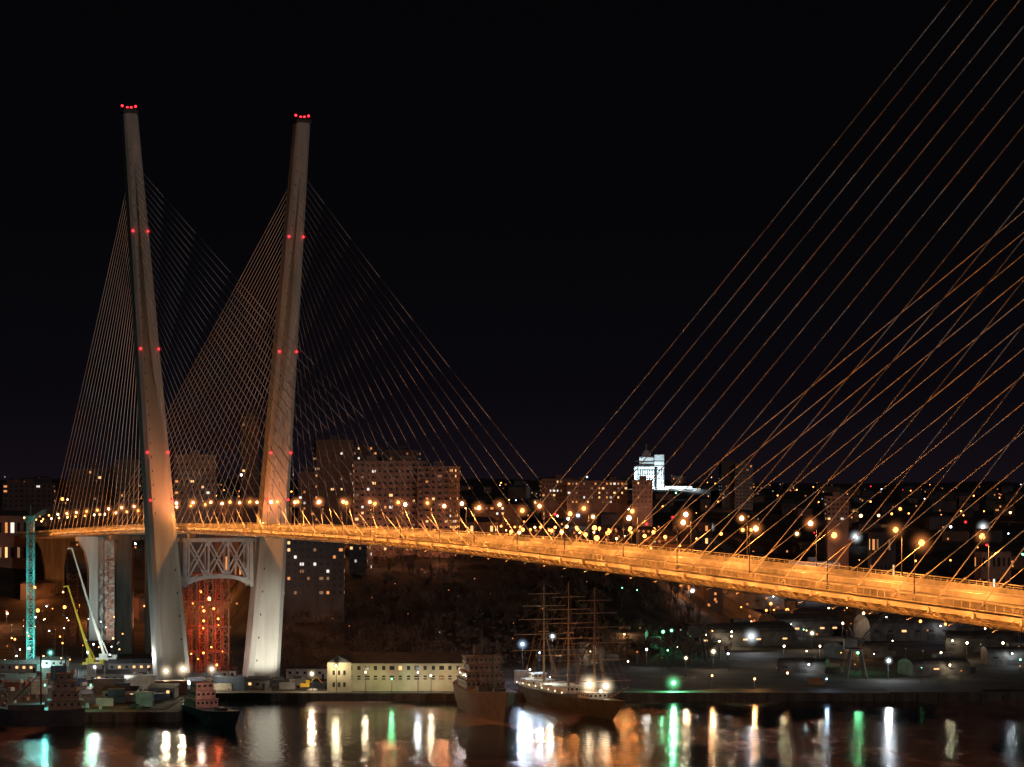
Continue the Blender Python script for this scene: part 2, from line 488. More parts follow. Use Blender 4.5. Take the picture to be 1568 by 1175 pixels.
# ------------------------------------------------------------------ buildings
WL = [em('window_warm', (1, .55, .22), 1.5), em('window_orange', (1, .36, .11), .9), em('window_white', (1, .92, .8), 1.1), em('window_dim', (1, .5, .27), .25)]
def fac(name, c): return pr(name, c, .9, 0, .3, .12)
FB = fac('facade_beige', (.27, .17, .14)); FG = fac('facade_grey', (.075, .062, .066)); FBR = fac('facade_brown', (.15, .09, .07))
FW = fac('facade_white', (.5, .5, .5)); FLG = fac('facade_light_grey', (.15, .135, .135)); FC = fac('facade_cream', (.42, .39, .27)); FR = pr('roof_dark', (.04, .04, .045), .9)
def building(name, b, Y, wd, dpth, ztop, st, bays, mat, lit, rz=0.0, sidebays=5, parapet=True, balcony=False, base=None, rooft='flat'):
    X = bx(b, Y); z0 = (hgt(X, Y)-3 if base is None else base); h = ztop-z0
    p = empty(name, (X, Y, z0), rz)
    g = MB(); g.box((0, 0, h/2), (wd, dpth, h), 0)
    if parapet:
        g.box((0, 0, h+.35), (wd+.5, dpth+.5, .7), 0)
        for k in range(int(wd/7)):            # stair-bay pilasters and panel joints
            g.box((-wd/2+3.5+k*7, -dpth/2-.12, h/2), (.35, .3, h), 0)
    g.obj('walls', [mat], p)
    r = MB()
    if rooft == 'flat':
        r.box((0, 0, h+.75), (wd-.6, dpth-.6, .1), 0)
        for k in range(max(1, int(wd/18))): r.box((-wd/2+wd*(k+.5)/max(1, int(wd/18)), 1, h+2.1), (5, 4, 2.7), 1)
        for k in range(3): r.tube((wd*(k-1)/4, 0, h), (wd*(k-1)/4, 0, h+U(4, 7)), .08, 4, 0)
    else:
        o = .7; hh = dpth*.28
        r.add([(-wd/2-o, -dpth/2-o, h), (wd/2+o, -dpth/2-o, h), (wd/2+o, dpth/2+o, h), (-wd/2-o, dpth/2+o, h), (-wd/2+dpth*.3, 0, h+hh), (wd/2-dpth*.3, 0, h+hh)],
              [(0, 1, 5, 4), (2, 3, 4, 5), (3, 0, 4), (1, 2, 5), (3, 2, 1, 0)], 0)
    r.obj('roof', [FR, mat], p)
    wn_ = MB(); sh = (h-3.8)/st; sh = min(sh, 3.3) if st > 3 else sh
    def win(face, u, v, a, hh, mi):
        e_ = .04
        if face == 0: q = [(u-a, -dpth/2-e_, v), (u+a, -dpth/2-e_, v), (u+a, -dpth/2-e_, v+hh), (u-a, -dpth/2-e_, v+hh)]
        elif face == 1: q = [(wd/2+e_, u-a, v), (wd/2+e_, u+a, v), (wd/2+e_, u+a, v+hh), (wd/2+e_, u-a, v+hh)]
        else: q = [(-wd/2-e_, u+a, v), (-wd/2-e_, u-a, v), (-wd/2-e_, u-a, v+hh), (-wd/2-e_, u+a, v+hh)]
        wn_.add(q, [(0, 1, 2, 3)], mi)
    bal = MB()
    for k in range(st):
        v = h-(k+1)*sh+sh*.3
        for face, n, span in ((0, bays, wd), (1, sidebays, dpth), (2, sidebays, dpth)):
            for i in range(n):
                u = -span/2+span*(i+.5)/n
                a = span/n*(.2 if i % 3 else .3)
                mi = 0
                if R() < lit: mi = random.choice([1, 1, 2, 2, 3, 4, 4])
                win(face, u, v, a, sh*.42, mi)
                if balcony and face == 0 and i % 3 == 1:
                    bal.box((u, -dpth/2-.7, v-.35), (span/n*.9, 1.3, 1.1), 0)
    wn_.obj('windows', [M_glassd]+WL, p)
    if balcony: bal.obj('balconies', [mat], p)
    return p
building('apartment_tower', 597, 1195, 38, 16, el(709, 1195), 15, 13, FB, .15, .12, 5, balcony=True)
building('apartment_tower', 672, 1190, 17, 20, el(717, 1190), 15, 5, FB, .17, -.25, 6, balcony=True)
building('apartment_tower', 510, 1500, 24, 16, el(676, 1500), 12, 8, FG, .12, .2)
building('apartment_tower', 560, 1560, 22, 16, el(684, 1560), 12, 8, FG, .14, 0)
building('apartment_tower', 617, 1540, 22, 16, el(692, 1540), 11, 8, FG, .18, -.1)
building('apartment_tower', 472, 1400, 12, 14, el(725, 1400), 9, 5, FG, .18, .1)
building('apartment_tower', 383, 1500, 11, 12, el(640, 1500), 18, 4, FG, .03, .1)
building('apartment_block', 299, 1350, 24, 14, el(699, 1350), 9, 8, FLG, .08, .1)
building('apartment_block', 195, 1420, 14, 14, el(706, 1420), 10, 5, FG, .06, .1)
building('apartment_block', 145, 1450, 30, 14, el(720, 1450), 9, 10, FG, .07, 0)
building('apartment_block', 45, 1600, 34, 14, el(742, 1600), 5, 9, FG, .08, 0)
building('brick_apartment_block', 478, 1075, 30, 14, el(815, 1075), 9, 10, FG, .24, .05)
building('brick_apartment_block', 553, 1150, 9, 12, el(815, 1150), 6, 4, FG, .15, -.2)
building('apartment_block', 855, 1700, 26, 12, el(735, 1700), 5, 10, FBR, .3, .1)
building('apartment_block', 915, 1680, 44, 12, el(738, 1680), 5, 16, FBR, .3, -.05)
building('apartment_block', 984, 1640, 14, 12, el(737, 1640), 6, 5, FB, .06, -.1)
building('apartment_tower', 1115, 2000, 14, 14, el(708, 2000), 12, 5, FG, .06, .1)
building('apartment_tower', 1138, 1990, 15, 14, el(712, 1990), 12, 5, FLG, .05, 0)
building('apartment_block', 1281, 1600, 15, 12, el(762, 1600), 5, 5, FB, .12, 0)
building('office_block', 1243, 1500, 33, 12, el(862, 1500), 3, 10, FW, .15, .05)
building('apartment_block', 760, 1450, 30, 12, el(775, 1450), 4, 9, FBR, .15, .1)
for b, Y, t in ((350, 1300, 768), (420, 1350, 770), (730, 1250, 800), (1060, 1450, 800), (1350, 1550, 815), (1520, 1500, 845), (20, 1350, 790), (1010, 1350, 830)):
    building('low_house', b, Y, U(14, 24), 10, max(el(t, Y), hgt(bx(b, Y), Y)+6), 2, 6, random.choice([FBR, FG, FB]), .25, U(-.3, .3), 3, rooft='hip', parapet=False)
# quayside cream building
qb = building('harbour_office', 620, 879, 50, 13, 13.6, 2, 16, FC, .12, 0.02, 4, rooft='hip', parapet=False, base=2.5)
g = MB(); g.box((-24.5, -2, 5.8), (9, 15, 11.6), 0)
g.add([(-29, -9.5, 11.6), (-20, -9.5, 11.6), (-24.5, -9.5, 14.2), (-29, 5.5, 11.6), (-20, 5.5, 11.6), (-24.5, 5.5, 14.2)], [(0, 1, 2), (5, 4, 3), (0, 2, 5, 3), (1, 4, 5, 2)], 1)
for u in (-26.5, -24.5, -22.5):
    for v in (2.5, 7): g.box((u, -9.52, v+.8), (.9, .08, 1.7), 2)
g.box((0, -6.62, 5.6), (40, .12, .35), 0)
g.obj('gable_wing', [FC, FR, M_glassd], qb)
# floodlit landmark on the hill
Y = 2400; X = bx(997, Y); zb = hgt(X, Y)-2
p = empty('floodlit_tower_building', (X, Y, zb)); h = el(700, Y)-zb
g = MB()
g.box((-6, 0, h*.35), (24, 18, h*.7), 0); g.box((8, 0, h*.5+1), (10, 18, h+2), 0); g.box((-5, 0, h*.5), (15, 14, h), 0)
g.box((-5, 0, h+2), (9, 9, 4), 0); g.box((-5, 0, h+5), (5, 5, 3), 0); g.tube((-5, 0, h+6), (-5, 0, h+13), .4, 6, 0)
for k in range(12): g.box((-14+k*2.4, -9.03, h*.35), (1.0, .12, h*.55), 1)
for k in range(7): g.box((-2, -9.1, 3+k*h*.13), (30, .1, .7), 1)
g.box((28, -4, 2), (28, 10, 4.5), 0); g.box((42, -8, 0), (18, 8, 3.5), 0)
g.obj('walls', [FW, M_glassd], p)
for dx, pw in ((-14, 42000), (0, 45000), (10, 60000), (28, 14000), (44, 9000)):
    plight('floodlight', (dx, -22, 3), pw, (.7, .92, 1), p, 1)
# port warehouses (right)
WM = pr('corrugated_metal', (.10, .095, .09), .6, .2, .5, .3)
def warehouse(b, Y, wd, dpt, h, rz, arch=True):
    X = bx(b, Y); p = empty('warehouse', (X, Y, max(2.8, hgt(X, Y)-.5)), rz); g = MB()
    n = 10; rings = []
    for xx in (-wd/2, wd/2):
        rg = [(xx, -dpt/2, 0), (xx, -dpt/2, h)]
        for k in range(1, n):
            a = math.pi*k/n; rg.append((xx, -dpt/2*math.cos(a), h+math.sin(a)*dpt*(.2 if arch else .1)))
        rg += [(xx, dpt/2, h), (xx, dpt/2, 0)]; rings.append(rg)
    g.loft(rings, 0)
    g.box((U(-wd/3, wd/3), 2, h+dpt*.2), (U(4, 9), 4, 3), 0)
    g.box((wd/2+3, U(-4, 4), h*.35), (6, dpt*.5, h*.7), 0)
    g.obj('shell', [WM], p)
    g = MB()
    for k in range(int(wd/7)):
        xx = -wd/2+3.5+k*7
        if R() < .6: g.box((xx, -dpt/2-.05, h*.72), (2.4, .08, h*.15), 1 if R() < .35 else 0)
        if k % 3 == 1: g.box((xx, -dpt/2-.06, h*.27), (4, .1, h*.5), 2)
    g.obj('doors_and_windows', [M_glassd, WL[0], M_dark], p)
    u = U(-.4, .4)*wd; kk = random.choice(['white', 'warm', 'amber', 'warm'])
    plight('wall_light', (u, -dpt/2-2.5, h+.5), U(900, 2400), COL[kk], p, .3)
    gl = MB(); gl.ball((u, -dpt/2-2.0, h+.5), .38, 0, 6, 4); gl.tube((u, -dpt/2, h*.9), (u, -dpt/2-2, h+.7), .06, 4, 1); gl.obj('wall_lamp', [E[kk], M_dark], p)
for a in ((1125, 1120, 52, 30, 5, .35), (1225, 1190, 36, 26, 6, .3), (1390, 1160, 48, 28, 7, .15), (1500, 1080, 30, 22, 5, -.25),
          (1310, 1040, 24, 16, 4, .5), (1480, 1260, 60, 26, 8, .1), (1020, 1230, 30, 20, 6, .4), (1430, 950, 26, 14, 4, .3), (1150, 1330, 40, 20, 7, -.2), (1560, 1000, 30, 14, 5, 0), (1230, 960, 20, 12, 3.5, -.3), (880, 1000, 24, 12, 4, .2), (1350, 1380, 40, 20, 7, .2), (960, 1040, 18, 10, 4, -.2)):
    warehouse(*a)
def lattice(g, p, q, wdt, n, r=.12, mi=0):
    p = Vector(p); q = Vector(q); d = (q-p).normalized()
    a = d.cross(Vector((0, 1, 0)))
    if a.length < .1: a = Vector((1, 0, 0))
    a.normalize(); b_ = d.cross(a)
    cs = [(a*i+b_*j)*(wdt/2) for i, j in ((-1, -1), (1, -1), (1, 1), (-1, 1))]
    for c in cs: g.tube(p+c, q+c, r, 4, mi)
    for k in range(n):
        f0 = p+(q-p)*(k/n); f1 = p+(q-p)*((k+1)/n)
        for m in range(4):
            c0 = cs[m]; c1 = cs[(m+1) % 4]
            g.tube(f0+c0, f1+c1, r*.6, 4, mi); g.tube(f0+c0, f0+c1, r*.6, 4, mi)
            if k % 2: g.tube(f0+c1, f1+c0, r*.6, 4, mi)
M_crn = pr('crane_paint', (.06, .05, .045), .6)
for b, Y, jx in ((1310, 930, 18), (1068, 1010, 14)):
    X = bx(b, Y); p = empty('harbour_crane', (X, Y, 3)); g = MB()
    for a_, c_ in ((-4, -4), (4, -4), (4, 4), (-4, 4)): g.tube((a_, c_, 0), (a_*.5, c_*.5, 11), .4, 4)
    g.box((0, 0, 11.4), (6, 6, .8), 0); g.box((-jx*.12, 0, 13.8), (5, 3.4, 4), 0); lattice(g, (0, 0, 12), (jx, 0, 33), 1.3, 10, .13)
    g.tube((jx, 0, 33), (-jx*.15, 0, 21), .1, 4); g.tube((0, 0, 14), (-jx*.15, 0, 21), .3, 4); g.tube((jx, 0, 33), (jx, 0, 15), .06, 4)
    g.obj('portal_and_jib', [M_crn], p)

# ------------------------------------------------------------------ construction yard
M_teal = pr('teal_paint', (.10, .38, .36), .5, 0, .2); M_yel = pr('yellow_paint', (.75, .5, .05), .5, 0, .15)
M_whp = pr('white_paint', (.75, .75, .72), .5, 0, .12)
Y = 985; X = bx(47, Y); p = empty('tower_crane', (X, Y, 3))
g = MB(); lattice(g, (0, 0, 0), (0, 0, 62), 2.8, 22, .16); g.box((0, 0, .8), (6, 6, 1.6), 0)
g.box((0, 0, 63.3), (3.4, 3.4, 2.6), 0); lattice(g, (0, 0, 63), (0, 30, 66), 1.4, 12, .1); lattice(g, (0, 0, 63), (0, -9, 63.5), 1.4, 4, .1)
g.tube((0, 0, 64), (0, 0, 69), .2, 4); g.obj('lattice_mast', [M_teal], p)
plight('yard_light', (3, -9, 12), 9000, (.3, 1, .85), p); plight('yard_light', (3, -9, 40), 5000, (.4, 1, .9), p); plight('yard_light', (4, -7, 2), 5000, (.6, 1, .9), p)
def mobile_crane(b, Y, tipb, tipe, mat, seg=3):
    X = bx(b, Y); p = empty('mobile_crane', (X, Y, 3)); g = MB()
    g.box((0, 0, 1.5), (9, 2.8, 1.1), 0)
    for k in range(5):
        for sd in (-1.3, 1.3): g.tube((-3.6+k*1.8, sd-.2, .6), (-3.6+k*1.8, sd+.2, .6), .6, 10, 1)
    g.box((3.6, 0, 2.6), (1.9, 2.6, 1.5), 0); g.box((-1.2, 0, 2.9), (3.6, 2.6, 1.8), 0)
    t = Vector((bx(tipb, Y), Y, el(tipe, Y)))-Vector((X, Y, 3)); a = Vector((-1, 0, 3.4))
    for k in range(seg):
        g.tube(a+(t-a)*(k/seg), a+(t-a)*((k+1)/seg), .75-.18*k, 4, 0)
    g.tube(t, t+Vector((-2, 0, -.4)), .3, 4, 0); g.tube(t+Vector((-2, 0, -.4)), t+Vector((-2, 0, -12)), .06, 4, 1); g.box(t+Vector((-2, 0, -12.5)), (.6, .6, 1), 1)
    g.tube(a+Vector((2, 0, -.5)), a+(t-a)*.3, .3, 5, 0)
    g.obj('carrier_and_boom', [mat, M_dark], p); return p
mobile_crane(163, 1010, 110, 840, M_whp); mobile_crane(143, 985, 104, 898, M_yel)
g = MB()
for b, Y, zt in ((172, 1130, 46), (196, 1120, 50), (112, 1110, 38), (185, 1060, 30)):
    X = bx(b, Y); lattice(g, (X, Y, 3), (X, Y, zt), 4.5, 12, .2)
g.obj('scaffold_tower', [M_rust])
g = MB()
for w_ in (-6.5, 0, 6.5):
    for so in (-14, -24):
        c = bp_(so, w_); lattice(g, (c.x, c.y, 3), (c.x, c.y, 46), 3.2, 12, .2)
for z in (14, 24, 34, 45):
    g.tube(bp_(-14, -9, z), bp_(-14, 9, z), .4, 4); g.tube(bp_(-24, -9, z), bp_(-24, 9, z), .4, 4)
g.obj('falsework_tower', [M_rust])
for z, pw in ((10, 1300), (22, 2200), (36, 700)):
    for w_ in (-3.3, 3.3): plight('falsework_light', bp_(-19, w_, z), pw*U(.6, 1.4), (1, .15, .05), None, .5)
g = MB()
for i in range(14): g.ball(bp_(-10, U(-8, 8), U(8, 34)), U(.2, .5), 0, 6, 4)
g.obj('falsework_lamps', [E['orange']])
CM = [pr('container_blue', (.06, .09, .15), .6), pr('container_white', (.42, .42, .4), .6), pr('container_rust', (.2, .09, .06), .7), pr('container_grey', (.2, .2, .2), .7)]
def container(b, Y, L_=6, h=2.6, stack=1, rz=0.0, m=None):
    X = bx(b, Y); p = empty('shipping_container', (X, Y, 3.0), rz); g = MB()
    for k in range(stack):
        z = k*(h+.05); g.box((0, 0, z+h/2), (L_, 2.44, h), 0)
        n = int(L_/.6)
        for i in range(n): g.box((-L_/2+.3+i*.6, -1.25, z+h/2), (.25, .08, h-.3), 0)
        g.box((L_/2+.03, 0, z+h/2), (.06, 2.2, h-.25), 1)
    g.obj('shell', [m or random.choice(CM), M_dark], p)
for b, Y in ((160, 815), (178, 822), (205, 830), (222, 812), (240, 840), (190, 850), (168, 870), (215, 880), (262, 860), (300, 872), (330, 876), (352, 880), (440, 880), (455, 900), (495, 884), (380, 900), (20, 880), (120, 900), (60, 860), (90, 930), (145, 940), (800, 905), (1250, 900)):
    container(b, Y+U(-4, 4), random.choice([6, 12]), 2.6, random.choice([1, 1, 2]), U(-.3, .3))
def shed(b, Y, wd, dpt, h, mat):
    X = bx(b, Y); p = empty('construction_shed', (X, Y, 3.0), U(-.15, .15)); g = MB()
    g.box((0, 0, h/2), (wd, dpt, h), 0)
    g.add([(-wd/2-.4, -dpt/2-.4, h), (wd/2+.4, -dpt/2-.4, h), (wd/2+.4, dpt/2+.4, h+1.2), (-wd/2-.4, dpt/2+.4, h+1.2), (-wd/2-.4, dpt/2+.4, h), (wd/2+.4, dpt/2+.4, h)], [(0, 1, 2, 3), (4, 3, 2, 5), (0, 3, 4), (1, 5, 2), (0, 4, 5, 1)], 1)
    for k in range(int(wd/3)): g.box((-wd/2+1.5+3*k, -dpt/2-.04, h*.6), (1.1, .08, 1), 2 if R() < .35 else 3)
    g.box((wd/2-1.2, -dpt/2-.05, 1), (.9, .1, 2), 3)
    g.obj('walls', [mat, FR, WL[0], M_glassd], p)
for b, Y, wd in ((185, 835, 12), (250, 850, 10), (312, 888, 14), (175, 905, 14), (340, 925, 12), (395, 885, 8), (20, 960, 22), (75, 985, 16), (200, 960, 18), (470, 930, 16)):
    shed(b, Y, wd, 6, U(3, 4.5), CM[random.choice([1, 3, 3])])
g = MB()
for i in range(220):
    b = U(0, 490); Y = U(800 if b < 240 else 872, 960); X = bx(b, Y)
    if X < -119 or Y > 875: g.box((X, Y, 3+.4), (U(.6, 4), U(.6, 3), U(.4, 2.4)), random.choice([0, 0, 1, 2]), U(0, 3), U(.5, 1))
for i in range(40):
    b = U(0, 490); Y = U(880, 960); X = bx(b, Y); g.tube((X, Y, 3), (X+U(-.6, .6), Y, 3+U(3, 9)), .12, 4, 0)
g.obj('building_materials', [M_conc2, CM[1], M_rust])
p = empty('excavator', (bx(468, 880), 880, 3)); g = MB()
for sd in (-1.2, 1.2): g.box((0, sd, .5), (4.2, .6, .9), 1)
g.box((-.2, 0, 1.7), (3.4, 2.5, 1.3), 0); g.box((.9, -.6, 2.9), (1.5, 1.1, 1.5), 0)
g.tube((1, .5, 2), (4, .5, 4.8), .3, 4); g.tube((4, .5, 4.8), (6.4, .5, 2.4), .22, 4); g.box((6.4, .5, 1.7), (1, 1, 1.1), 1, 0, 1.3)
g.obj('body_and_arm', [M_yel, M_dark], p)

# ------------------------------------------------------------------ ships
HD = pr('ship_hull_dark', (.035, .04, .055), .5); HW = pr('ship_hull_navy', (.10, .10, .105), .5); HWH = pr('ship_white', (.6, .6, .58), .55); HG = pr('ship_grey', (.15, .13, .125), .6)
HP = pr('ship_salmon', (.42, .2, .16), .6)
def hull(g, Ln, B, H, dr=2.0, mi=0, bowrake=.12, sheer=.35):
    rings = []; n = 22
    for i in range(n+1):
        t = i/n; x = -Ln/2+Ln*t
        if t < .12: wf = .72+.28*sm(t/.12)
        elif t < .6: wf = 1
        else: wf = max(.02, (1-((t-.6)/.4)**2.1))
        hz = H*(1+sheer*max(0, (t-.55)/.45)**2+.1*max(0, (.2-t)/.2))
        hb = B/2*wf; fl = .75-.35*max(0, (t-.6)/.4); rk = Ln*bowrake*max(0, (t-.7)/.3)**2
        rings.append([(x+rk, -hb, hz), (x+rk*.45, -hb*(.5+fl*.5), hz*.45), (x, -hb*fl, 0), (x-rk*.3, -hb*fl*.5, -dr), (x-rk*.3, hb*fl*.5, -dr), (x, hb*fl, 0), (x+rk*.45, hb*(.5+fl*.5), hz*.45), (x+rk, hb, hz)])
    g.loft(rings, mi)
def house(g, cx, z, tiers, mi, wm):
    for (Ln, B, h, off) in tiers:
        g.box((cx+off, 0, z+h/2), (Ln, B, h), mi)
        g.box((cx+off, 0, z+h+.05), (Ln+.8, B+.8, .14), mi)
        n = max(2, int(B/1.6))
        for k in range(n):
            y = -B/2+B*(k+.5)/n; g.box((cx+off+Ln/2+.03, y, z+h*.6), (.08, B/n*.55, h*.3), wm)
        n = max(2, int(Ln/2))
        for k in range(n):
            x = cx+off-Ln/2+Ln*(k+.5)/n
            for sd in (-1, 1): g.box((x, sd*(B/2+.03), z+h*.6), (Ln/n*.4, .08, h*.28), wm)
        z += h+.1
    return z
def rails(g, Ln, B, H, mi):
    for sd in (-1, 1):
        for k in range(int(Ln*.6/2)):
            x = -Ln/2+2+k*2; g.tube((x, sd*B*.49, H), (x, sd*B*.49, H+1), .04, 3, mi)
        g.tube((-Ln/2+2, sd*B*.49, H+1), (-Ln/2+2+Ln*.58, sd*B*.49, H+1), .04, 3, mi)
def ship_empty(name, bn, Yn, bf, Yf):
    a = Vector((bx(bn, Yn), Yn)); c = Vector((bx(bf, Yf), Yf)); d = a-c
    return empty(name, ((a.x+c.x)/2, (a.y+c.y)/2, 0), math.atan2(d.y, d.x)), d.length
p, Ln = ship_empty('tugboat', 360, 768, 292, 806)
g = MB(); hull(g, Ln, 10, 4.8, 2, 0); g.obj('hull', [HD], p)
g = MB(); z = house(g, -Ln*.26, 4.8, [(12, 8, 2.8, 0), (9, 7, 2.7, .4), (6, 6, 2.6, .8)], 0, 1)
g.tube((-Ln*.25, 0, z), (-Ln*.25, 0, z+7), .22, 6, 0, .1); g.tube((-Ln*.25, -2, z+4), (-Ln*.25, 2, z+4), .1, 4, 0)
g.tube((-Ln*.40, 0, 3.6), (-Ln*.40, 0, 12), 1, 10, 2); rails(g, Ln, 10, 4.8, 2)
g.box((Ln*.2, 0, 5.4), (5, 3, 1.4), 2); g.tube((Ln*.3, 0, 5), (Ln*.3, 0, 9), .2, 5, 2)
g.obj('superstructure', [HP, M_glassd, M_dark], p)
plight('deck_light', (Ln*.02, -4, 13), 1100, (1, .75, .6), p, .3)
p, Ln = ship_empty('cargo_ship', 772, 786, 722, 850)
g = MB(); hull(g, Ln, 17, 8.6, 3, 0, .1, .3); g.obj('hull', [HG], p)
g = MB(); z = house(g, -Ln*.18, 8.6, [(18, 14, 2.8, 0), (15, 13, 2.7, 0), (11, 11, 2.7, .5), (7, 13, 2.6, 1)], 0, 1)
g.tube((-Ln*.16, 0, z), (-Ln*.16, 0, z+9), .3, 6, 2, .15); g.tube((-Ln*.16, -3, z+4), (-Ln*.16, 3, z+4), .1, 4, 2); g.box((-Ln*.16, 0, z+6), (.4, 2.6, .4), 2)
g.tube((-Ln*.3, 0, 14), (-Ln*.3, 0, 23), 1.6, 12, 2); rails(g, Ln, 17, 8.7, 0)
g.tube((Ln*.18, 0, 7), (Ln*.18, 0, 22), .35, 6, 2)
for sd in (-1, 1): g.tube((Ln*.18, sd*.5, 10), (Ln*.05, sd*5, 20), .2, 5, 2); g.tube((Ln*.18, 0, 22), (Ln*.05, sd*5, 20), .05, 3, 2)
g.box((Ln*.06, 0, 9.5), (9, 9, 1.6), 2); g.box((Ln*.36, 0, 10.5), (3, 4, 1), 2)
g.obj('superstructure', [HG, M_glassd, M_dark], p)
plight('deck_light', (Ln*.3, 9, 20), 700, (1, .7, .5), p, .3)
p, Ln = ship_empty('moored_vessel', -20, 776, 130, 782)
g = MB(); hull(g, Ln, 11, 5.5, 2, 0); g.obj('hull', [HD], p)
g = MB(); z = house(g, -Ln*.3, 5.5, [(11, 8, 3, 0), (9, 7.5, 3, 0), (7, 7, 3, 0), (5, 6, 2.6, 0)], 0, 1)
g.tube((-Ln*.05, 0, 4), (-Ln*.05, 0, 27), .3, 6, 2); g.tube((-Ln*.05, 0, 18), (Ln*.25, 0, 8), .2, 5, 2); g.tube((-Ln*.3, 0, z), (-Ln*.3, 0, z+7), .2, 5, 2)
rails(g, Ln, 11, 5.6, 2); g.box((Ln*.1, 0, 6.4), (12, 7, 1.8), 2)
g.obj('superstructure', [HG, M_glassd, M_dark], p)
# three-masted sailing ship
p, Ln = ship_empty('sailing_ship', 938, 797, 809, 876)
g = MB(); hull(g, Ln, 13, 5.6, 3, 0, .14, .35); g.obj('hull', [HW], p)
g = MB()
house(g, -Ln*.1, 5.6, [(20, 7, 2.5, 0)], 0, 1); house(g, -Ln*.38, 5.6, [(12, 9, 2.5, 0), (5, 5, 2.2, 0)], 0, 1); house(g, Ln*.28, 5.7, [(10, 7, 2.4, 0)], 0, 1)
for k in range(4):
    for sd in (-1, 1): g.box((-Ln*.2+k*8, sd*5, 7.6), (6, 1.6, 1.2), 0)
rails(g, Ln, 13, 5.7, 0); g.obj('deckhouses', [HWH, M_glassd], p)
g = MB()
for fx, hm in ((-.30, 44), (0, 46), (.30, 45)):
    x = Ln*fx; g.tube((x, 0, 4), (x, 0, hm*.62), .42, 8, 0, .34); g.tube((x, 0, hm*.6), (x, 0, hm), .28, 6, 0, .12)
    for zz, ly in ((12, 13.5), (19.5, 13), (25.5, 12), (31, 10.5), (36, 8.5), (40.5, 6.5)):
        if fx == -.30 and zz < 15: continue
        g.tube((x+.5, -ly, zz), (x+.5, 0, zz), .1, 5, 0, .2); g.tube((x+.5, 0, zz), (x+.5, ly, zz), .2, 5, 0, .1)
        g.tube((x+.5, -ly*.95, zz), (x, 0, zz+4.5), .03, 3, 0); g.tube((x+.5, ly*.95, zz), (x, 0, zz+4.5), .03, 3, 0)
    for sd in (-1, 1):
        for k in range(5): g.tube((x-3.5+k*1.5, sd*6.2, 5.4), (x, sd*.3, hm*.6), .035, 3, 0)
        for k in range(3): g.tube((x-5-k, sd*6.2, 5.4), (x, 0, hm-4*k), .035, 3, 0)
    g.box((x, 0, hm*.6), (2, 3.4, .3), 0)
g.tube((Ln*.48, 0, 7.5), (Ln*.67, 0, 12.5), .35, 6, 0, .15)
for k in range(3): g.tube((Ln*(.67-.05*k), 0, 12.4-1.2*k), (Ln*.3, 0, 44-8*k), .04, 3, 0)
for fx in (0, .3): g.tube((Ln*fx, 0, 44), (Ln*(fx-.3), 0, 26), .04, 3, 0)
g.obj('masts_and_yards', [pr('mast_paint', (.32, .2, .13), .6)], p)
for x, y, z, pw, c in ((Ln*.3, -2, 11, 7500, WARM), (Ln*.34, 3, 10.5, 6500, WARM), (-Ln*.1, -4, 11, 2200, (.85, 1, .85)), (-Ln*.35, -4, 12, 3200, (.85, 1, .9)), (Ln*.1, 0, 26, 700, AMBER), (-Ln*.1, 0, 25, 700, AMBER)):
    plight('deck_light', (x, y, z), pw, c, p, .4)
g = MB(); g.ball((Ln*.3, -2, 11), .9); g.ball((Ln*.34, 3, 10.5), .9); g.ball((Ln*.37, 0, 9), .5); g.ball((-Ln*.1, -4, 11), .25); g.ball((-Ln*.35, -4, 12), .3)
for k in range(8): g.ball((-Ln*.45+k*Ln*.08, -6.2, 6.8), .13, 0, 6, 4)
g.obj('deck_lamps', [E['warm']], p)
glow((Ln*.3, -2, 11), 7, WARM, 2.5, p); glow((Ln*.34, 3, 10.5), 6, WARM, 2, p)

# ------------------------------------------------------------------ individual yard / harbour lamps
def lamp(b, e_, Y, kind, r=.6, pw=0, gl=0, name='harbour_lamp'):
    if Y is None or Y > 1090:
        q = sight(b, e_)
        Y = q if (Y is None or q < 2990) else Y
    X = bx(b, Y); z = el(e_, Y); gz = max(hgt(X, Y), 0) if Y > shoreY(X) else 3
    gz = min(gz, z-2)
    p = empty(name, (X, Y, gz)); g = MB()
    hh = z-gz
    g.tube((0, 0, 0), (0, 0, hh), .14, 5, 0, .08); g.tube((0, 0, hh), (0, -1.2, hh+.3), .07, 4, 0); g.box((0, -1.3, hh+.35+r*.5), (.7, .9, .2), 0)
    g.ball((0, -1.3, hh), r, 1, 8, 5); g.obj('pole_and_head', [M_dark, E[kind]], p)
    if pw: plight('lamp_light', (0, -2.2, hh), pw, COL[kind], p, .3)
    if gl: glow((0, -1.3, hh), gl, COL[kind], 1.6, p)
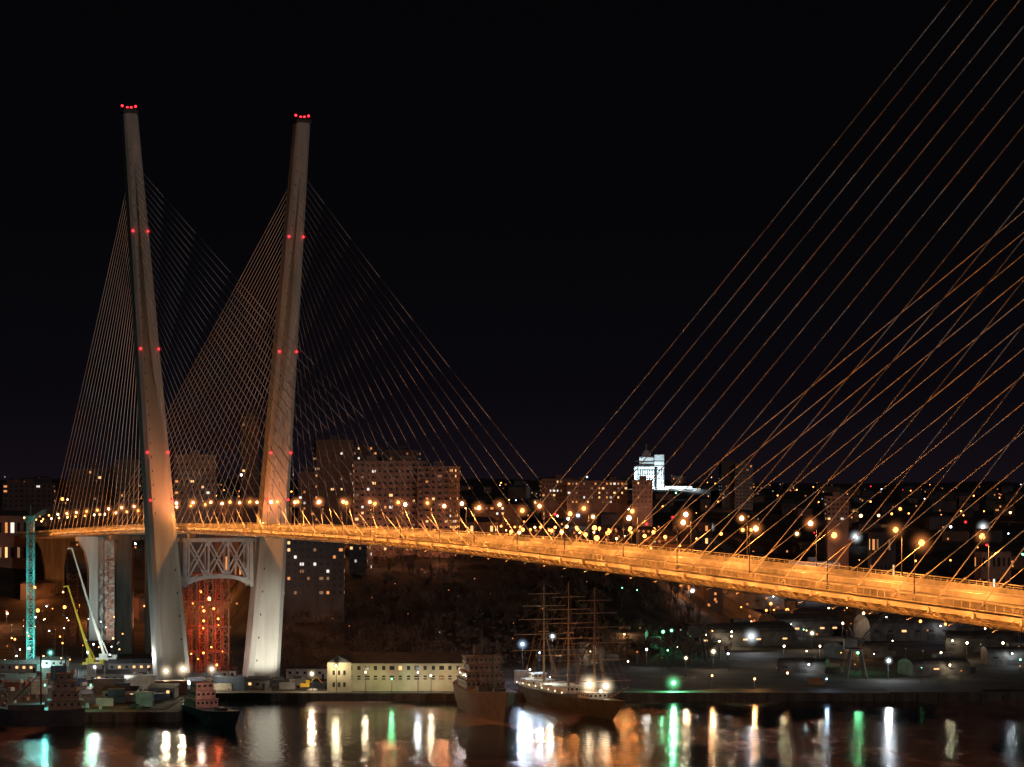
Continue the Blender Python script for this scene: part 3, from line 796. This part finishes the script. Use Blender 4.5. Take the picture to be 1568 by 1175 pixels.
for t in ((255, 1028, 868, 'warm', .6, 6500, 5), (281, 1025, 868, 'warm', .7, 7500, 6), (325, 1025, 872, 'warm', .5, 4500, 4),
          (146, 1022, 880, 'white', .35, 4000, 2), (478, 1032, 872, 'warm', .5, 4500, 3), (515, 1020, 868, 'warm', .35, 2800, 0), (600, 1040, 866, 'green', .3, 900, 0), (660, 1035, 866, 'warm', .3, 1500, 0),
          (560, 1030, 866, 'warm', .25, 1400, 0), (705, 1030, 866, 'warm', .25, 1400, 0), (640, 1030, 866, 'white', .25, 1200, 0),
          (1031, 1046, 872, 'green', .8, 18000, 6), (800, 987, 915, 'blue', .6, 9000, 4), (846, 975, 960, 'white', .5, 6000, 3), (826, 1000, 880, 'blue', .3, 4000, 0),
          (1150, 975, None, 'white', .9, 9000, 7), (1092, 998, None, 'warm', .6, 3500, 3), (1015, 968, None, 'green', .6, 4000, 2), (1028, 966, None, 'green', .5, 0, 2),
          (1243, 970, None, 'warm', .6, 4000, 3), (1400, 945, None, 'blue', .8, 5000, 5), (1313, 1000, None, 'green', .5, 2000, 2), (1360, 1012, None, 'white', .6, 7000, 3),
          (1470, 966, None, 'blue', .5, 2000, 0), (1535, 985, None, 'warm', .5, 2500, 0), (1060, 905, None, 'white', .8, 3000, 3), (1180, 925, None, 'orange', .7, 14000, 3), (1173, 935, None, 'orange', .6, 0, 0), (1090, 1035, 880, 'amber', .35, 1300, 0), (1155, 1040, 880, 'amber', .35, 2200, 0), (1265, 1040, 880, 'blue', .3, 800, 0),
          (1042, 965, None, 'dimw', .4, 0, 0), (1050, 1008, None, 'warm', .4, 2000, 2), (990, 995, None, 'white', .4, 1500, 0), (1120, 968, None, 'warm', .4, 2500, 0), (1200, 990, None, 'warm', .4, 2500, 0), (1255, 990, None, 'warm', .4, 2500, 0), (1190, 905, None, 'blue', .5, 0, 0), (1290, 955, None, 'warm', .5, 2500, 0), (1440, 1000, None, 'warm', .4, 2500, 0), (1420, 1030, 950, 'warm', .3, 1200, 0), (1560, 960, None, 'white', .5, 1500, 0),
          (1480, 985, None, 'warm', .5, 2500, 0), (1505, 808, 1500, 'white', 1.3, 6000, 9), (1478, 800, 1500, 'red', .7, 0, 3), (1310, 823, 1250, 'white', 1.3, 4000, 9), (1297, 827, 1250, 'red', .8, 0, 4), (1087, 808, 1300, 'white', 1.1, 4000, 6),
          (653, 783, 1130, 'amber', 1.9, 16000, 13), (694, 819, 1130, 'white', .7, 2000, 3), (370, 728, 1300, 'warm', .6, 1000, 0), (318, 797, 1180, 'blue', 1.1, 5000, 5), (335, 768, 1200, 'red', .8, 0, 4), (350, 770, 1200, 'red', .8, 0, 4), (362, 769, 1200, 'red', .7, 0, 3),
          (288, 768, 1200, 'red', .7, 0, 3), (130, 790, 1300, 'white', 1.1, 7000, 6), (145, 796, 1300, 'white', .9, 0, 4), (820, 770, 1500, 'amber', 1, 6000, 4), (885, 790, 1400, 'blue', 1.0, 4000, 4), (908, 792, 1400, 'amber', 1.1, 7000, 5), (870, 795, 1400, 'white', .9, 0, 3),
          (560, 772, 1200, 'red', .7, 0, 3), (610, 775, 1200, 'red', .7, 0, 3), (700, 778, 1200, 'red', .7, 0, 3), (480, 772, 1200, 'red', .7, 0, 3), (850, 788, 1200, 'red', .7, 0, 3),
          (990, 803, 1400, 'red', .7, 0, 3), (1030, 793, 1400, 'red', .7, 0, 3), (1137, 812, 1400, 'orange', 1.2, 12000, 5), (1150, 812, 1400, 'orange', 1.1, 0, 4), (1220, 818, 1400, 'amber', 1.2, 7000, 5), (1378, 780, 1700, 'orange', 1.2, 9000, 4), (1345, 790, 1700, 'amber', 1.0, 9000, 3), (1308, 786, 1700, 'amber', 1.3, 14000, 6),
          (78, 1000, 960, 'teal', .4, 7000, 3), (70, 1050, 800, 'teal', .2, 2500, 0), (140, 1050, 802, 'green', .2, 1800, 0), (45, 993, 1000, 'white', .5, 4000, 2), (12, 940, 1100, 'warm', .5, 2000, 0), (135, 1000, 960, 'white', .3, 5000, 0), (1490, 1062, 880, 'warm', .25, 900, 0), (1565, 850, 1500, 'green', .9, 2000, 3)):
    lamp(*t)

# ------------------------------------------------------------------ distant street lights
groups = {k: MB() for k in ('orange', 'amber', 'white', 'blue', 'green', 'red', 'dimo', 'dimw', 'warm')}
plc = 0
def dl(x, y, k, r, hh=8):
    z = hgt(x, y); groups[k].ball((x, y, z+hh), r, 0, 6, 4); groups[k].box((x, y, z+hh/2), (.2, .2, hh), 1)
def pick(): return random.choices(['orange', 'amber', 'dimo', 'dimw', 'white', 'red', 'green', 'blue', 'warm'], [18, 10, 44, 12, 3, 4, 2, 3, 4])[0]
for k in range(26):
    if k < 16: y = U(1190, 1480); x = U(-.23, .06)*y; n = random.randint(6, 12); st = U(9, 18)
    else: y = U(1400, 2300); x = U(-.24, .2)*y; n = random.randint(5, 12); st = U(16, 30)
    a = U(-.4, .4)
    for i in range(n):
        xx = x+i*st*math.cos(a)+U(-3, 3); yy = y+i*st*math.sin(a)+U(-6, 6)
        kk = random.choice(['orange', 'amber', 'orange', 'dimo', 'dimo', 'orange']); dl(xx, yy, kk, U(.4, 1.2)*(1 if R() < .7 else 1.25) if kk != 'dimo' else .7)
        if i % 3 == 0 and plc < 46:
            plc += 1; plight('street_glow', (xx, yy-2, hgt(xx, yy)+7.5), U(7000, 16000), (1, .3, .07), None, .6)
for k in range(340):
    y = 1100+2300*R()**1.3; x = U(-.235, .235)*y
    if y < 1240 and -115 < x < 110: continue
    kk = pick(); dl(x, y, kk, U(.25, .75)*(.7+y/4000), U(3, 12))
for k in range(95):
    y = U(900, 1550); x = U(.04, .225)*y; kk = random.choice(['dimw', 'dimo', 'dimo', 'white', 'warm', 'green', 'warm', 'dimo', 'orange', 'amber']); dl(x, y, kk, U(.14, .45), U(3, 9))
for k in range(30):
    y = U(970, 1200); x = U(-.1, .06)*y; dl(x, y, random.choice(['dimw', 'dimo', 'dimo']), U(.15, .35), 5)
for k in range(60):
    y = U(960, 1250); x = U(-.222, -.165)*y; dl(x, y, random.choice(['dimw', 'dimo', 'amber', 'orange', 'white']), U(.15, .4), U(3, 14))
for k, m in groups.items(): m.obj('distant_street_lights', [E[k], M_dark])

# small distant houses mass
g = MB()
for k in range(280):
    y = 1230+2200*R()**1.2; x = U(-.25, .25)*y
    if y < 1330 and -115 < x < 80: continue
    z = hgt(x, y); wd = U(8, 22); dd = U(8, 12); h = U(4, 11); rz = U(-.5, .5)
    g.box((x, y, z+h/2-1), (wd, dd, h+2), random.choice([0, 1, 1]), rz); g.box((x, y, z+h+.9), (wd+.8, dd+.8, 1.6), 3, rz, .55)
    cr, sr = math.cos(rz), math.sin(rz)
    for q in range(random.randint(0, 4)):
        u = U(-wd*.42, wd*.42); v = -dd/2-.06; zz = z+1.5+random.randint(0, max(0, int(h/3)-1))*3
        c = (x+u*cr-v*sr, y+u*sr+v*cr, zz); g.box(c, (1.2, .08, 1.4), 4 if R() < .4 else 5, rz)
g.obj('distant_town_houses', [FBR, FG, FB, FR, WL[1], M_glassd])

# ------------------------------------------------------------------ winter trees (mass)
g = MB()
def tree(x, y, h):
    z = hgt(x, y)-.3; g.tube((x, y, z), (x+U(-.3, .3), y, z+h*.45), .22, 4, 0, .14)
    for k in range(13):
        a = U(0, 6.28); b_ = U(.25, .5); s0 = Vector((x, y, z+h*b_))
        e_ = s0+Vector((math.cos(a)*h*U(.12, .3), math.sin(a)*h*U(.12, .3), h*U(.2, .5))); g.tube(s0, e_, .09, 3, 0, .03)
        for m in range(7):
            q = s0.lerp(e_, U(.4, 1)); d = Vector((U(-1, 1), U(-1, 1), U(-.1, 1)))*h*.13; n = Vector((U(-1, 1), U(-1, 1), U(-1, 1))).normalized()*.16
            g.add([q-n, q+n, q+d], [(0, 1, 2)], 1)
for k in range(980):
    y = U(968, 1230); x = U(-112, 95)
    if k > 800: y = U(1250, 1500); x = U(-.2, .22)*y
    if x > 40 and y < 1000: continue
    tree(x, y, U(6, 11))
g.obj('bare_trees', [pr('bark', (.07, .055, .045), .9), pr('twigs', (.12, .09, .075), .9, 0, .5, .08)])
# rocky embankment
g = MB()
for k in range(150):
    x = U(-35, 5); y = U(985, 1080); r = U(.4, 1.7); z = hgt(x, y)
    rings = []
    for zz, q in ((-.5, 1), (.3, 1.1), (.8, .7), (1.1, .25)):
        rings.append([(x+math.cos(a*1.047+zz)*r*q*U(.7, 1.3), y+math.sin(a*1.047+zz)*r*q*U(.7, 1.3), z+zz*r*.8) for a in range(6)])
    g.loft(rings, 0)
g.obj('rocky_slope', [pr('grey_rock', (.10, .09, .095), .9, 0, .5, .3, .4)])
plight('slope_light', (-20, 955, 30), 3500, (1, .85, .85), None, 1)

# light the apartment tower and the pier
for dx in (-30, -6, 20):
    x = bx(620, 1195)+dx; plight('courtyard_lamp', (x, 1160, hgt(x, 1160)+12), 7000, (1, .36, .16), None, 1)
for b, Y, pw in ((299, 1325, 1200), (165, 1400, 1500), (478, 1052, 900), (855, 1670, 4500), (925, 1650, 6000), (984, 1615, 6000), (1125, 1960, 3500), (1281, 1570, 8000), (1243, 1470, 6000), (560, 1500, 1200)):
    x = bx(b, Y); plight('courtyard_lamp', (x, Y, hgt(x, Y)+12), pw, (1, .45, .24) if b not in (299, 1243) else (.9, .9, 1), None, 1)
c = bp_(-235, 0); spot('pier_floodlight', (c.x+6, c.y-22, 6), bp_(-260, 0, 34), 60000, (.9, 1, .92), 80, bridge)
for b, Y in ((150, 1000), (180, 940), (60, 960), (230, 900), (330, 900)): plight('yard_flood', (bx(b, Y), Y, 14), 4000, (1, .97, .86))

# ------------------------------------------------------------------ camera
cam = bpy.data.cameras.new('camera'); co = bpy.data.objects.new('camera', cam); scene.collection.objects.link(co)
co.location = (0, 0, EYE); co.rotation_euler = (math.radians(90), 0, 0)
cam.sensor_width = 36; cam.lens = 36*FPX/1568; cam.shift_y = 147/1568
cam.clip_start = 1; cam.clip_end = 20000
scene.camera = co
scene.view_settings.view_transform = 'Standard'
